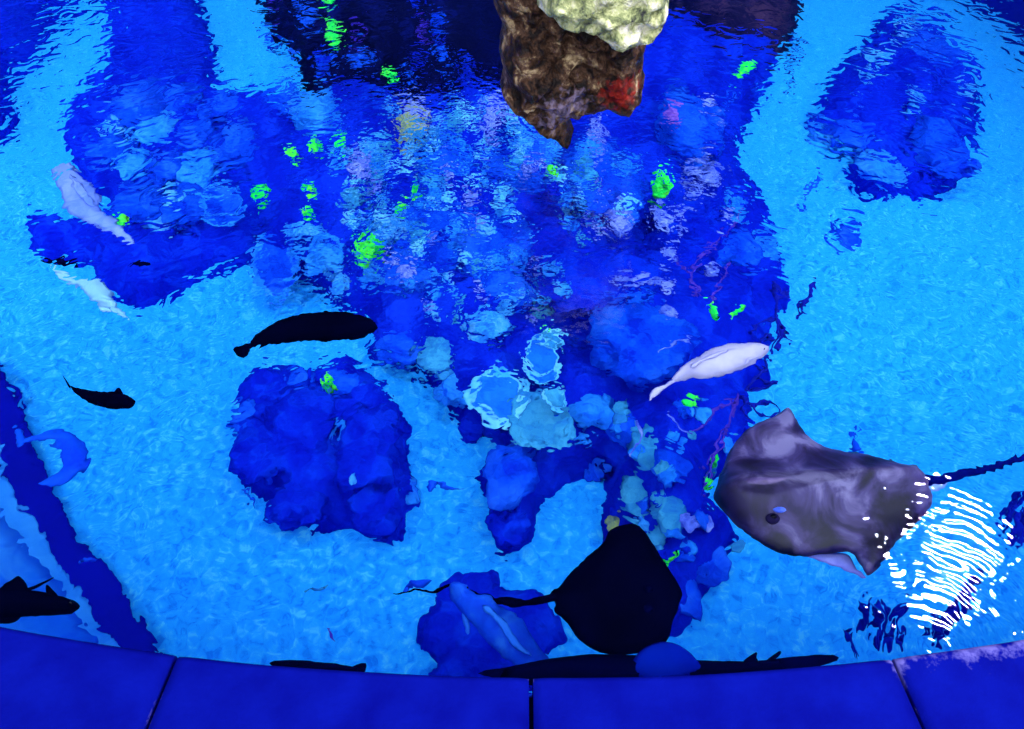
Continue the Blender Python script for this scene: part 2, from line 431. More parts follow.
def plate(px, label, lift=.12, m=None, rim=None, cat='coral', base=True):
    cx = sum(p[0] for p in px) / len(px); cy = sum(p[1] for p in px) / len(px)
    p = hit(cx, cy); z = p.z + lift
    t = thing('plate_coral', (at(cx, cy, z).x, at(cx, cy, z).y, p.z), label, cat)
    loop = smooth_loop([at(x, y, z).to_2d() for x, y in px], 5)
    A = np.array([tuple(q) for q in loop]); R = (A.max(0) - A.min(0)).min() / 2
    c = A.mean(0)
    v, f = inflate(loop, R / 9, lambda x, y, d: z + .012 - .035 * min(1, d / R) + .006 * fbm(x, y, 2, 14), lambda x, y, d: z - .015 - .06 * min(1, d / R) ** .7)
    link_mesh('plate', v, f, m or M_disc, t)
    r3 = [Vector((q.x + .004 * fbm(q.x, q.y, 1, 20), q.y, z + .008 + .012 * fbm(q.x, q.y, 0, 12))) for q in loop]
    n = len(r3); V, Fs = [], []; seg = 8
    for i, q in enumerate(r3):
        tt = (r3[(i + 1) % n] - r3[i - 1]).normalized(); sd = tt.cross(Vector((0, 0, 1))).normalized()
        rr = R * (.16 + .08 * fbm(q.x, q.y, 7, 9))
        for s in range(seg):
            a = 2 * math.pi * s / seg
            V.append(q + sd * math.cos(a) * rr + Vector((0, 0, 1)) * math.sin(a) * rr * .4)
    for i in range(n):
        for s in range(seg):
            a, b = i * seg + s, i * seg + (s + 1) % seg; a2, b2 = ((i + 1) % n) * seg + s, ((i + 1) % n) * seg + (s + 1) % seg
            Fs.append((a, b, b2, a2))
    link_mesh('rim', V, Fs, rim or M_rim, t)
    cz = Vector((c[0], c[1], 0))
    path = [Vector((c[0], c[1], p.z - .05)), Vector((c[0], c[1], p.z + lift * .4)), Vector((c[0], c[1], z - .03))]
    link_mesh('stalk', *tube_mesh(path, [R * .45, R * .3, R * .4], 10), M_boulder, t)
    return t

plate([(470, 395), (484, 380), (497, 374), (512, 378), (524, 388), (523, 408), (510, 420), (494, 424), (482, 414), (470, 408)], 'large pale rimmed plate coral at the front edge of the central reef')
plate([(530, 352), (540, 342), (552, 348), (559, 364), (556, 380), (545, 387), (532, 380), (526, 366)], 'pale rimmed plate coral just above the largest plate coral')
plate([(543, 338), (554, 334), (564, 342), (560, 350), (549, 348)], 'tiny plate coral tucked behind a pale rimmed plate coral', m=M_teal)
plate([(515, 410), (532, 398), (552, 400), (568, 416), (570, 436), (556, 446), (530, 446), (516, 438)], 'teal plate coral right of the largest plate coral', m=M_teal, rim=M_teal, lift=.06)
plate([(545, 395), (558, 391), (566, 398), (562, 410), (550, 408)], 'small teal plate coral above the teal plate coral', m=M_teal)
plate([(254, 272), (264, 244), (276, 236), (290, 250), (296, 274), (282, 296), (266, 296)], 'pale blue fan shaped plate coral above the long black fish', m=M_boulder, rim=M_boulderlt)
plate([(205, 205), (214, 190), (230, 186), (242, 196), (238, 216), (222, 226), (208, 218)], 'rightmost blue plate coral among the upper left boulders', m=M_boulder, rim=M_boulderlt, lift=.05)

B1 = 'round boulders heaped on the left reef patch'
for i, (px, py, w, h, m, lb) in enumerate([
    (140, 105, 46, 32, M_boulder, 'blue boulder at the top of the heap on the left reef patch'),
    (178, 100, 36, 30, M_boulder, 'blue boulder right of the topmost boulder in the left heap'),
    (225, 112, 44, 30, M_boulder, 'flat blue boulder at the upper right of the left heap'),
    (118, 128, 30, 20, M_coral, 'bright pale coral block at the left shoulder of the boulder heap'),
    (155, 135, 44, 30, M_boulderlt, 'pale blue boulder in the upper middle of the left heap'),
    (200, 140, 36, 28, M_boulder, 'blue boulder right of the pale middle boulder in the left heap'),
    (108, 152, 44, 26, M_boulder, 'blue boulder at the left side of the left heap'),
    (240, 150, 36, 34, M_boulder, 'blue boulder at the right side of the left heap'),
    (135, 168, 34, 26, M_boulderlt, 'small pale boulder left of the middle of the left heap'),
    (172, 172, 36, 26, M_boulder, 'dark blue boulder in the middle of the left heap'),
    (205, 172, 40, 26, M_boulderlt, 'pale boulder right of the middle of the left heap'),
    (140, 205, 46, 38, M_boulder, 'large blue boulder at the lower left of the left heap'),
    (185, 210, 46, 38, M_boulder, 'large blue boulder at the bottom of the left heap'),
    (160, 226, 60, 14, M_coral, 'pale coral ledge along the foot of the left heap'),
    (175, 196, 16, 14, M_coral, 'small bright coral lump between the two large lower boulders'),
    (288, 108, 40, 18, M_boulder, 'flat blue boulder beside the bright patch at the upper left')]):
    boulder(px, py, w, h, m, lb, B1, seed=i * 1.7)
for i, (px, py, w, h, m, lb) in enumerate([
    (305, 425, 74, 62, M_mound, 'broad round boulder on top of the lower left reef mound'),
    (262, 455, 54, 56, M_mound, 'round boulder at the left of the lower left reef mound'),
    (298, 505, 56, 46, M_mound, 'round boulder at the bottom of the lower left reef mound'),
    (368, 450, 64, 84, M_mound, 'tall dark boulder at the right of the lower left reef mound'),
    (380, 510, 52, 50, M_mound, 'dark boulder at the lower right corner of the lower left reef mound'),
    (300, 383, 22, 18, M_boulder, 'knobbly coral at the top of the lower left reef mound'),
    (345, 388, 40, 22, M_boulder, 'blue coral ridge at the top right of the lower left reef mound'),
    (246, 422, 24, 30, M_boulder, 'fuzzy round coral at the upper left edge of the lower left mound'),
    (411, 492, 12, 26, M_boulderlt, 'thin pale coral on the right edge of the lower left mound'),
    (340, 430, 10, 26, M_boulderlt, 'narrow pale curved ridge in the middle of the lower left mound'),
    (352, 480, 10, 12, M_coral, 'bright coral fleck in the middle of the lower left mound')]):
    boulder(px, py, w, h, m, lb, 'boulders on the lower left reef mound', seed=40 + i * 1.3, rough=.35)
for i, (px, py, w, h, m, lb) in enumerate([
    (942, 150, 44, 46, M_boulder, 'paler blue boulder at the right of the upper right mound'),
    (850, 138, 52, 26, M_boulder, 'blue boulder at the left of the upper right mound'),
    (880, 168, 44, 28, M_boulderlt, 'pale blue boulder at the lower left of the upper right mound'),
    (820, 132, 22, 24, M_boulderlt, 'small pale boulder on the left tip of the upper right mound'),
    (930, 60, 56, 40, M_boulder, 'blue boulder at the top right of the upper right mound'),
    (878, 66, 44, 12, M_coral, 'bright curved coral slab near the top of the upper right mound'),
    (905, 28, 22, 8, M_coral, 'thin bright coral streak at the top of the upper right mound'),
    (912, 105, 12, 14, M_coral, 'bright coral fleck in the middle of the upper right mound'),
    (867, 82, 10, 8, M_coral, 'small bright coral fleck under the curved slab'),
    (962, 96, 12, 20, M_coral, 'bright coral fleck at the right side of the upper right mound'),
    (905, 80, 60, 50, M_mound, 'big dark boulder in the middle of the upper right mound')]):
    boulder(px, py, w, h, m, lb, 'boulders on the upper right reef mound', seed=70 + i * 1.3, rough=.35)
for i, (px, py, w, h, m, lb) in enumerate([
    (440, 358, 44, 44, M_teal, 'rough teal coral head left of the largest plate coral'),
    (455, 392, 40, 34, M_boulderlt, 'pale coral head below the rough teal coral head'),
    (400, 350, 44, 40, M_boulder, 'blue coral boulder beside the nose of the long black fish'),
    (490, 325, 44, 36, M_coral, 'pale coral head above the plate corals'),
    (472, 430, 26, 28, M_mound, 'small dark boulder at the reef edge under the largest plate coral'),
    (510, 475, 52, 60, M_boulder, 'blue crinkled coral on the lower lobe of the reef'),
    (508, 525, 40, 36, M_mound, 'dark boulder at the tip of the lower lobe of the reef'),
    (590, 412, 46, 34, M_boulderlt, 'pale blue coral head left of the white fish tail'),
    (620, 428, 40, 36, M_boulder, 'blue coral head below the white fish tail'),
    (645, 450, 34, 40, M_teal, 'teal coral head in the lower right part of the reef'),
    (594, 470, 30, 26, M_boulder, 'blue coral boulder at the notch in the lower reef edge'),
    (666, 470, 36, 34, M_boulder, 'blue coral head left of the brown ray'),
    (668, 515, 34, 42, M_teal, 'teal boulder between the two rays'),
    (636, 500, 30, 44, M_teal, 'dull teal boulder above the black ray'),
    (615, 524, 22, 18, M_olive, 'olive coral at the top of the black ray'),
    (686, 524, 18, 14, M_lav, 'left of two pale fan corals below the brown ray head'),
    (706, 526, 18, 14, M_lav, 'right of two pale fan corals below the brown ray head'),
    (710, 565, 34, 40, M_boulder, 'blue boulder at the lower right tip of the reef'),
    (690, 600, 24, 40, M_boulder, 'blue boulder right of the black ray'),
    (738, 255, 46, 34, M_boulder, 'blue boulder inside the right edge of the reef'),
    (762, 248, 26, 28, M_boulderlt, 'round pale boulder on the right edge of the reef'),
    (735, 213, 24, 20, M_boulderlt, 'pale stone on the right edge above the round pale boulder'),
    (640, 345, 110, 70, M_boulder, 'wide smooth blue boulder in the right half of the reef'),
    (600, 290, 120, 60, M_mound, 'broad dark boulder in the middle right of the reef'),
    (690, 240, 90, 60, M_mound, 'broad dark boulder below the starry green coral'),
    (610, 190, 60, 70, M_boulder, 'tall blue boulder below the emergent rock'),
    (690, 130, 70, 60, M_boulder, 'blue boulder right of the emergent rock')]):
    boulder(px, py, w, h, m, lb, 'coral heads and boulders of the central reef', seed=100 + i * 1.9, rough=.4)

# named pale corals in the choppy middle
for i, (px, py, w, h, m, lb) in enumerate([
    (412, 130, 34, 30, M_olive, 'yellow olive coral head in the choppy upper middle'),
    (486, 122, 18, 46, M_lav, 'white lavender coral spike left of the tip of the emergent rock'),
    (545, 142, 36, 28, M_coral, 'bright coral under the tip of the emergent rock'),
    (598, 138, 13, 36, M_lav, 'pale narrow coral below the right part of the emergent rock'),
    (520, 170, 66, 44, M_boulder, 'large blue coral below the tip of the emergent rock'),
    (450, 170, 60, 44, M_boulder, 'blue coral bank in the choppy middle'),
    (590, 180, 60, 60, M_boulder, 'blue coral boulder below the emergent rock'),
    (440, 240, 80, 70, M_boulder, 'big blue coral shoulder in the middle of the reef'),
    (500, 250, 70, 60, M_boulder, 'big blue coral right of the coral shoulder'),
    (500, 290, 60, 40, M_boulder, 'blue coral between the shoulder and the plate corals'),
    (395, 232, 34, 26, M_coral, 'pale cyan coral beside the green coral patch'),
    (410, 275, 44, 36, M_boulder, 'blue coral below the green coral patch'),
    (362, 160, 20, 18, M_lav, 'lavender coral ball in the upper left of the reef'),
    (378, 180, 18, 14, M_lav, 'smaller lavender coral ball beside the first'),
    (335, 160, 12, 14, M_boulderlt, 'small blue coral ball left of the lavender ball'),
    (355, 195, 30, 18, M_teal, 'teal coral tuft below the lavender ball'),
    (320, 120, 50, 26, M_boulderlt, 'pale blue coral bank at the upper left of the reef'),
    (305, 235, 42, 14, M_coral, 'long pale coral slab above the fan shaped plate coral'),
    (325, 260, 44, 30, M_boulderlt, 'pale blue coral beside the fan shaped plate coral'),
    (340, 280, 16, 40, M_coral, 'thin pale coral strip below the pale slab'),
    (620, 225, 26, 30, M_lav, 'lavender coral tuft in the middle right of the reef'),
    (672, 118, 16, 16, mat('violet_coral', [(.12, .05, .6), (.3, .15, .7)], 20, .7), 'small violet coral right of the emergent rock'),
    (700, 178, 40, 16, M_lav, 'thin lavender coral band beside the starry green coral'),
    (662, 220, 18, 24, M_lav, 'lavender coral stem under the starry green coral'),
    (844, 236, 24, 18, M_boulder, 'small blue ring coral on the bright floor at right'),
    (640, 284, 60, 7, M_lav, 'long thin pale streak of coral across the right half of the reef'),
    (625, 298, 44, 6, M_bluefish, 'second thin blue streak of coral across the right half of the reef')]):
    boulder(px, py, w, h, m, lb, 'pale corals of the central reef', seed=160 + i * 1.9, rough=.6, name='coral', cat='coral')

# little coral heads nobody can tell apart
rnd = random.Random(3)
for i in range(190):
    while True:
        x = rnd.uniform(340, 640); y = rnd.uniform(105, 330)
        e = ((x - 480) / 130) ** 2 + ((y - 205) / 110) ** 2
        if e < 1.0 or (e < 1.5 and rnd.random() < .3): break
    m = rnd.choice([M_coral, M_coral, M_coral, M_rim, M_boulderlt, M_boulderlt, M_teal, M_mound, M_lav])
    boulder(x, y, rnd.uniform(6, 19), rnd.uniform(5, 12), m, 'small coral head in the choppy middle of the reef', 'small coral heads in the choppy middle', seed=300 + i, name='coral', cat='coral', rough=.8, rz=.8, rot=rnd.uniform(-1.2, .4))
for i in range(26):
    x = rnd.uniform(270, 480); y = rnd.uniform(5, 110)
    boulder(x, y, rnd.uniform(8, 20), rnd.uniform(5, 12), rnd.choice([M_reef, M_boulder, mat('violet_lump', [(.02, .01, .35), (.06, .04, .6)], 9)]), 'small dim coral lump on the near black reef rock', 'dim coral lumps on the near black reef', seed=400 + i, name='coral', cat='coral', rough=.6)
for i in range(40):
    while True:
        x = rnd.uniform(575, 745); y = rnd.uniform(395, 600)
        if y < 470 or (x > 640 and y < 560): break
    boulder(x, y, rnd.uniform(9, 20), rnd.uniform(8, 18), rnd.choice([M_boulder, M_boulderlt, M_teal, M_mound]), 'small blue coral knob in the lower right part of the reef', 'small coral knobs at the lower right of the reef', seed=500 + i, name='coral', cat='coral', rough=.6)
for i in range(26):
    x = rnd.uniform(660, 760); y = rnd.uniform(90, 330)
    if x > 735 and y > 110: x -= 40
    boulder(x, y, rnd.uniform(8, 18), rnd.uniform(5, 12), rnd.choice([M_boulder, M_lav, M_mound]), 'small coral knob near the right edge of the reef', 'small coral knobs at the right of the reef', seed=600 + i, name='coral', cat='coral', rough=.7)

# ------------------------------------------------------------------ twigs and strands
def twig(name, lines, z, r, m, label, cat='branching coral'):
    p0 = at(*lines[0][-1], z)
    t = thing(name, (p0.x, p0.y, z), label, cat)
    for i, ln in enumerate(lines):
        tube_px('stem' if i == 0 else 'branch', ln, [z + .02 * math.sin(j * 1.3 + i) for j in range(len(ln))], r * 1.35 if i == 0 else r * 1.1, r * .7, m, t, per=5)
    return t
twig('branching_coral', [[(772, 286), (776, 300), (778, 318), (775, 340), (772, 354)], [(776, 298), (788, 296)], [(778, 316), (783, 332), (790, 344)], [(777, 320), (764, 324), (750, 334)], [(774, 338), (764, 336), (758, 346)], [(780, 320), (780, 340), (777, 350)]],
     -.45, 2.0, M_twig, 'dark branching coral rising above the nose of the white fish')
twig('branching_coral', [[(768, 356), (763, 368), (754, 379), (743, 391)], [(756, 378), (768, 383), (779, 380)], [(746, 390), (760, 388), (778, 383)], [(761, 371), (755, 365)]], -.45, 1.8, M_twig, 'dark branching coral below the nose of the white fish')
twig('branching_coral', [[(740, 397), (751, 405), (763, 402), (774, 406), (779, 414)], [(752, 405), (756, 414), (768, 417), (778, 414)], [(745, 400), (742, 412), (750, 420)]], -.45, 1.5, M_twig, 'looped dark coral twigs above the wing tip of the brown ray')
twig('sea_whip', [[(736, 396), (733, 412), (726, 428), (722, 445), (713, 460), (708, 478), (700, 496)], [(733, 398), (722, 404), (712, 414), (704, 426), (690, 432)], [(728, 424), (718, 436), (714, 452), (704, 466)]], -.5, 1.6, M_purple, 'purple wavy sea whip left of the brown ray head')
twig('sea_whip', [[(636, 424), (640, 434), (636, 446), (628, 458)], [(668, 415), (676, 428), (690, 436)], [(690, 340), (668, 345), (655, 352)]], -.5, 1.2, M_lav, 'pale thin sea whip below the tail of the white fish')
twig('sea_whip', [[(700, 296), (690, 278), (706, 252), (724, 236), (742, 214)], [(712, 300), (722, 282), (730, 262)], [(690, 275), (676, 262)]], -.5, 1.4, M_purple, 'faint purple sea whip inside the right edge of the reef')
twig('branching_coral', [[(790, 40), (802, 52), (800, 62), (788, 66)], [(796, 52), (786, 58)], [(786, 66), (792, 84), (786, 95)]], -.8, 1.6, M_twig, 'dark coral twigs at the top right edge of the reef')
twig('sea_whip', [[(817, 178), (812, 190), (806, 196), (802, 206), (798, 214)], [(808, 194), (796, 200)], [(818, 178), (828, 184)]], -1.1, 1.5, M_bluefish, 'thin blue twig on the bright floor beside the reef edge')

# dark reflections on the water at the right, built as solid strands
def dark_streaks(px, label, z=-.5):
    p0 = at(*px[0][0], z); t = thing('darkstreak', (p0.x, p0.y, z), label, 'darkstreak')  # stands in for dark water reflections, no plant
    for ln, r in [(q[:-1], q[-1]) for q in px]:
        for k in range(3):
            q = [(a + rnd.uniform(-5, 5) + k * 4 - 4, b + rnd.uniform(-4, 4)) for a, b in ln]
            tube_px('darkstrand', q, [z - .03 * k + .05 * j for j in range(len(q))], r * .5, r * .2, M_darkstreak, t, per=5, flat=.6, mid=r * .6)  # strand of the dark reflection
M_darkstreak = mat('dark_reflection_paint', [(.001, .003, .26), (.001, .012, .42)], 20, .7, .2)
dark_streaks([[(866, 632), (870, 618), (868, 600), 5], [(884, 640), (886, 622), (880, 608), 5], [(898, 634), (896, 618), (902, 606), 6], [(876, 650), (872, 636), 5], [(858, 656), (850, 640), (846, 632), 3], [(895, 650), (892, 638), 6]], 'dark water reflection built as strands by the coping below the brown ray')
dark_streaks([[(934, 644), (936, 628), (932, 612), 5], [(944, 634), (952, 618), (958, 600), 6], [(960, 622), (966, 606), (972, 588), 5], [(958, 604), (970, 586), (980, 575), 4], [(926, 640), (928, 628), 3]], 'dark water reflection built as strands by the coping under the white glints')
dark_streaks([[(1000, 540), (1006, 522), (1012, 505), 4], [(1014, 548), (1018, 528), (1022, 508), 5], [(1008, 520), (1016, 500), (1026, 490), 4]], 'dark water reflection built as strands at the right edge below the ray tail')

# ------------------------------------------------------------------ fish
def eye(px, py, z, r, parent):
    p = at(px, py, z); return blob(p, r, r, r, M_eye, 'eye', 1, parent, rough=0, sub=2)
def fish(name, body, z, thick, m, label, cat='fish', tail=None, fins=(), eyes=(), group=None, finm=None, **kw):
    c = at(sum(p[0] for p in body) / len(body), sum(p[1] for p in body) / len(body), z)
    t = thing(name, c, label, cat, group)
    flat_solid('body', body, z, thick, m, t, **kw)
    if tail: flat_solid('tail_fin', tail, z, .008, finm or m, t, per=3)
    for nm, px, dz in fins: flat_solid(nm, px, z + dz, .008, finm or m, t, per=3)
    for ex, ey, dz, r in eyes: eye(ex, ey, z + dz, r, t)
    return t
fish('black_fish', [(250, 347), (258, 339), (271, 331), (286, 324), (299, 320), (326, 317), (345, 317), (361, 320), (372, 324), (378, 328), (373, 333), (362, 338), (340, 341), (315, 341), (295, 341.5), (268, 345), (256, 349)],
     -.12, .05, M_black, 'long black fish curving across the bright floor, tail at left',
     tail=[(254, 343), (247, 345), (234, 349), (235, 354), (245, 361), (251, 352), (257, 348)], fins=[('pectoral_fin', [(336, 318), (346, 313), (349, 318), (342, 322)], .0), ('pelvic_fin', [(318, 339), (330, 340), (324, 344)], -.02)], eyes=[(368, 323, .015, .006)])
fish('black_fish', [(69, 383), (76, 389), (92, 394), (106, 396), (118, 396), (128, 398), (136, 403), (132, 408), (124, 410), (104, 409), (92, 405), (82, 399), (74, 391)], -.12, .04, M_black, 'small black fish with a thin tail by the left edge',
     tail=[(72, 388), (68, 383), (64, 377), (66, 384), (72, 391)], fins=[('dorsal_fin', [(115, 397), (118, 391), (122, 391), (124, 398)], .01)], eyes=[(131, 401, .01, .004)])
fish('white_fish', [(671, 379), (686, 365.5), (698, 358), (710, 352), (722, 348.5), (734, 347), (750, 346.5), (760, 347.5), (769, 351), (765, 356), (757, 362), (747, 367.5), (729, 374.5), (705, 379), (690, 379.5), (674, 383)],
     -.15, .045, M_white, 'white fish swimming over the right part of the reef', tail=[(676, 377), (664, 385), (651, 392), (649, 403), (655, 398), (662, 391), (677, 382)],
     fins=[('dorsal_fin', [(690, 366), (705, 357.5), (722, 352), (735, 350), (722, 355), (705, 362), (692, 369)], .045), ('pectoral_fin', [(744, 364), (752, 362), (757, 358), (750, 359)], .03)], eyes=[(762, 350, .02, .005)], finm=mat('white_fin', [(.3, .3, .7), (.5, .5, .85)], 12, .5))
t = fish('blue_grey_shark', [(451, 585), (464, 583.5), (476, 593), (492, 597), (505, 609), (521, 619.5), (531, 636), (541, 650), (552, 664), (552, 678), (530, 674), (513, 664), (501, 656), (488, 642), (478, 630), (462, 613), (453, 601)],
     -.35, .06, mat('blue_grey_skin', [(.001, .02, .55), (.004, .07, .72), (.02, .18, .82)], 9, .6, .2), 'blue grey shark lying slantwise toward the coping left of the black ray', cat='shark',
     fins=[('dorsal_fin', [(484, 604), (498, 612), (512, 628), (521, 645), (530, 655), (520, 652), (506, 636), (494, 620), (482, 611)], .055), ('pectoral_fin', [(462, 610), (470, 622), (468, 632), (462, 622)], -.02)], eyes=[(457, 590, .02, .004), (467, 587, .02, .004)], finm=mat('shark_fin', [(.01, .12, .78), (.03, .22, .85)], 9))
fish('black_shark', [(81, 607), (74, 601), (60, 598), (44, 594), (28, 592), (0, 595), (-40, 600), (-90, 604), (-90, 612), (-40, 620), (0, 618), (21, 618), (45, 617), (67, 615.5), (77, 612)], -.08, .045, M_black,
     'black shark entering at the lower left corner above the coping', cat='shark', tail=None,
     fins=[('dorsal_fin', [(60, 599), (55, 592), (48, 586), (47, 592), (50, 598)], .03), ('pectoral_fin', [(28, 594), (27, 584), (20, 577), (12, 582), (0, 591), (8, 597)], .0), ('pelvic_fin', [(22, 616), (17, 623), (6, 625), (-8, 622), (0, 615)], -.01)], eyes=[(72, 604, .02, .005)])
tube_px('whip_tail', [(26, 592), (36, 589), (46, 584), (55, 579)], -.10, 2.0, .6, M_black, bpy.data.objects['black_shark'])
fish('pale_fish', [(52, 177), (60, 170), (68, 167), (82, 177), (101, 197), (102, 212), (116, 222), (126, 234), (118, 238), (96, 231), (84, 222), (67, 214), (63, 200)], -.3, .04, M_palefish, 'pale lavender fish above the left reef patch near its boulders',
     tail=[(118, 228), (128, 236), (135, 245), (124, 242), (114, 238)], fins=[('dorsal_fin', [(70, 176), (84, 190), (95, 208), (86, 205), (74, 190)], .04)])
fish('pale_fish', [(56, 270), (64, 274.5), (82, 282), (99, 281), (109, 291), (115, 301), (120, 310), (111, 310), (96, 305), (82, 292), (64, 281)], -.35, .04, M_pale2, 'pale cyan fish at the lower edge of the left reef patch',
     tail=[(112, 304), (118, 308), (129, 321), (118, 316), (108, 309)], fins=[('pectoral_fin', [(100, 305), (108, 309), (112, 314), (102, 313)], -.01)])
for b, tl, lb in [([(40, 262), (50, 261), (62, 262.5), (72, 264.5), (64, 266.5), (50, 265.5), (42, 264)], [(70, 264), (79, 262), (77, 265), (80, 268), (71, 266)], 'thin dark fish over the left end of the left reef patch'),
                  ([(131, 267), (138, 265), (148, 265.5), (152, 267.5), (146, 269), (136, 269)], [(133, 266), (129, 264.5), (130, 267), (128, 269.5), (134, 268.5)], 'thin dark fish over the middle of the left reef patch')]:
    fish('dark_fish', b, -.4, .015, M_navy, lb, tail=tl)
# curled fish, water haze put into its blue colour
c = at(60, 455, -.55); t = thing('curled_fish', c, 'blue fish curled in a hook beside the dark kerb', 'fish')
tube_px('body', [(19, 440), (34, 440), (50, 439), (66, 442), (77, 454), (76, 468), (66, 480), (52, 486), (38, 486)], -.55, 2, 1.5, M_bluefish, t, per=6, flat=.5, mid=9.5, seg=12)
flat_solid('tail_fin', [(24, 434), (19, 431), (17, 440), (20, 449), (26, 445)], -.55, .008, M_bluefish, t, per=3)
# eel like fish on the bright floor
t = thing('dark_eel', at(806, 298, -.5), 'thin dark blue eel over the bright floor at right', 'eel')
tube_px('body', [(814, 281), (810, 286), (808, 296), (802, 306), (801, 313), (797, 319)], -.5, 1.6, 1.0, M_twig, t, per=6, mid=3.4, seg=10)
flat_solid('fin', [(799, 308), (804, 309), (807, 313), (802, 316), (798, 314)], -.5, .006, M_twig, t, per=3)
fish('blue_fish', [(850, 452), (852, 444), (856, 438), (861, 444), (865, 453), (860, 458), (853, 457)], -.8, .04, M_bluefish, 'small blue fish behind the back of the brown ray', tail=[(855, 440), (853, 434), (858, 430), (858, 436), (862, 433), (859, 440)])
fish('small_fish', [(311, 590), (318, 588.5), (326, 585), (324, 589), (317, 592)], -.5, .012, M_teal, 'tiny greenish fish over the floor below the lower left mound', tail=[(312, 590), (304, 589.5), (306, 592.5)])
fish('small_fish', [(329, 628), (332, 632), (336, 640), (333, 638), (329, 632)], -.5, .012, M_purple, 'tiny violet fish just above the coping', tail=[(329, 629), (327, 626), (331, 627)])
fish('small_fish', [(84, 562), (90, 558), (98, 558), (92, 562)], -.5, .012, M_bluefish, 'tiny blue fish on the edge of the dark kerb', tail=[(85, 561), (80, 563), (82, 566)])
fish('small_fish', [(407, 584), (414, 579), (424, 578), (432, 580), (424, 587), (414, 588)], -.6, .02, M_bluefish, 'small blue fish above the tip of the black ray tail', tail=[(409, 583), (404, 588), (410, 590)])
fish('small_fish', [(247, 490), (251, 494), (257, 508), (253, 506), (248, 497)], -.8, .015, M_bluefish, 'tiny blue fish left of the foot of the lower left mound', tail=[(248, 491), (244, 488), (250, 488)])
fish('small_fish', [(436, 488), (446, 487), (456, 490), (464, 489), (456, 492), (446, 491)], -.8, .015, M_bluefish, 'slim blue fish between the lower left mound and the reef lobe', tail=[(438, 488), (430, 484), (431, 492)])
fish('small_fish', [(412, 668), (400, 672), (406, 676)], -.3, .01, M_bluefish, 'tiny blue fish half under the coping', tail=[(411, 669), (416, 665), (416, 672)]) if False else None
# green fish
def gfish(px, py, L, a, label, z=None, group='bright green fish', m=None, fat=.28):
    if z is None: z = -.55
    ca, sa = math.cos(math.radians(a)), math.sin(math.radians(a))
    def R(u, v): return (px + L * (u * ca - v * sa), py + L * (u * sa + v * ca))
    b = [R(.5, 0), R(.36, -fat * .55), R(.1, -fat), R(-.15, -fat * .75), R(-.3, -.09), R(-.3, .09), R(-.15, fat * .75), R(.1, fat), R(.36, fat * .55)]
    return fish('green_fish', b, z, .02, m or M_green, label, tail=[R(-.26, -.08), R(-.5, -.24), R(-.44, 0), R(-.5, .24), R(-.26, .08)], fins=[('dorsal_fin', [R(.1, -fat * .9), R(-.05, -fat * 1.35), R(-.2, -fat * .75)], 0)], eyes=[(*R(.36, -.06), .012, .004)], group=group)
for q in [(334, 36, 24, 80, 'plump green fish near the top edge over the black reef', -.4, .36), (328, 2, 18, 10, 'green fish cut by the top edge over the black reef', -.4, .3),
          (745, 71, 22, -28, 'green fish over the brown black reef at the upper right', -.4, .24), (714, 311, 20, 65, 'left green fish of the pair inside the right edge of the reef', -.55, .2),
          (737, 312, 19, -32, 'right green fish of the pair inside the right edge of the reef', -.55, .18), (688, 402, 17, 172, 'green fish under the belly of the white fish', -.55, .3),
          (293, 156, 14, 10, 'leftmost of three squarish green fish in the upper left of the reef', -.5, .38), (315, 148, 14, 85, 'middle of three squarish green fish in the upper left of the reef', -.5, .42),
          (343, 146, 13, -60, 'rightmost of three squarish green fish in the upper left of the reef', -.5, .38), (310, 187, 15, 20, 'green fish below the three squarish ones', -.5, .28),
          (308, 212, 13, 30, 'second green fish below the three squarish ones', -.5, .3), (260, 191, 18, -8, 'slim green fish right of the boulder heap', -.5, .2),
          (263, 204, 12, -25, 'slimmer green fish just under the slim one', -.5, .14), (402, 207, 13, -30, 'green fish in the choppy middle left side', -.5, .32),
          (415, 190, 18, 100, 'curved green fish in the choppy middle', -.5, .18), (122, 222, 13, 0, 'tiny green fish at the tail of the lavender fish', -.3, .34),
          (391, 78, 16, 30, 'yellow green fish left of the emergent rock', -.4, .22), (672, 558, 20, -35, 'thin lime green fish beside the black ray', -.5, .1),
          (550, 171, 14, 30, 'green fish below the tip of the emergent rock', -.5, .3), (708, 485, 13, 80, 'green fish at the nose of the brown ray', -.5, .34)]:
    gfish(q[0], q[1], q[2], q[3], q[4], q[5], fat=q[6])
# green corals
def tuft(px, py, n, spread, r, label, m=M_green, z=None, cat='coral'):
    p = hit(px, py); k = mpp(p); t = thing('green_coral', p, label, cat)
    rr = random.Random(int(px)); parts = []
    for i in range(n):
        a = rr.uniform(0, 6.28); s = spread * k * math.sqrt(rr.random())
        b = p + Vector((math.cos(a) * s, math.sin(a) * s * 1.3, 0)); tip = b + Vector((rr.uniform(-.3, .3), rr.uniform(-.3, .3), 1)) * (.06 + .05 * rr.random())
        parts.append(tube_mesh([b, b.lerp(tip, .5) + Vector((.008, 0, 0)), tip], [r * k, r * k * 1.2, r * k * .7], 7))
    link_mesh('branches', *join(parts), m, t)
    blob(p, spread * k, spread * k * 1.3, .05, M_teal, 'base', px, t)
tuft(370, 258, 26, 13, 2.2, 'bright green coral tuft in the left part of the reef')
tuft(662, 195, 12, 9, 3.4, 'starry bright green coral ringed by pale coral right of the middle')
tuft(548, 352, 6, 5, 1.8, 'small green coral tip on the plate coral above the largest')
tuft(330, 394, 5, 5, 1.6, 'small green coral tip on top of the lower left mound')
tuft(711, 470, 4, 4, 2, 'small green coral beside the nose of the brown ray')

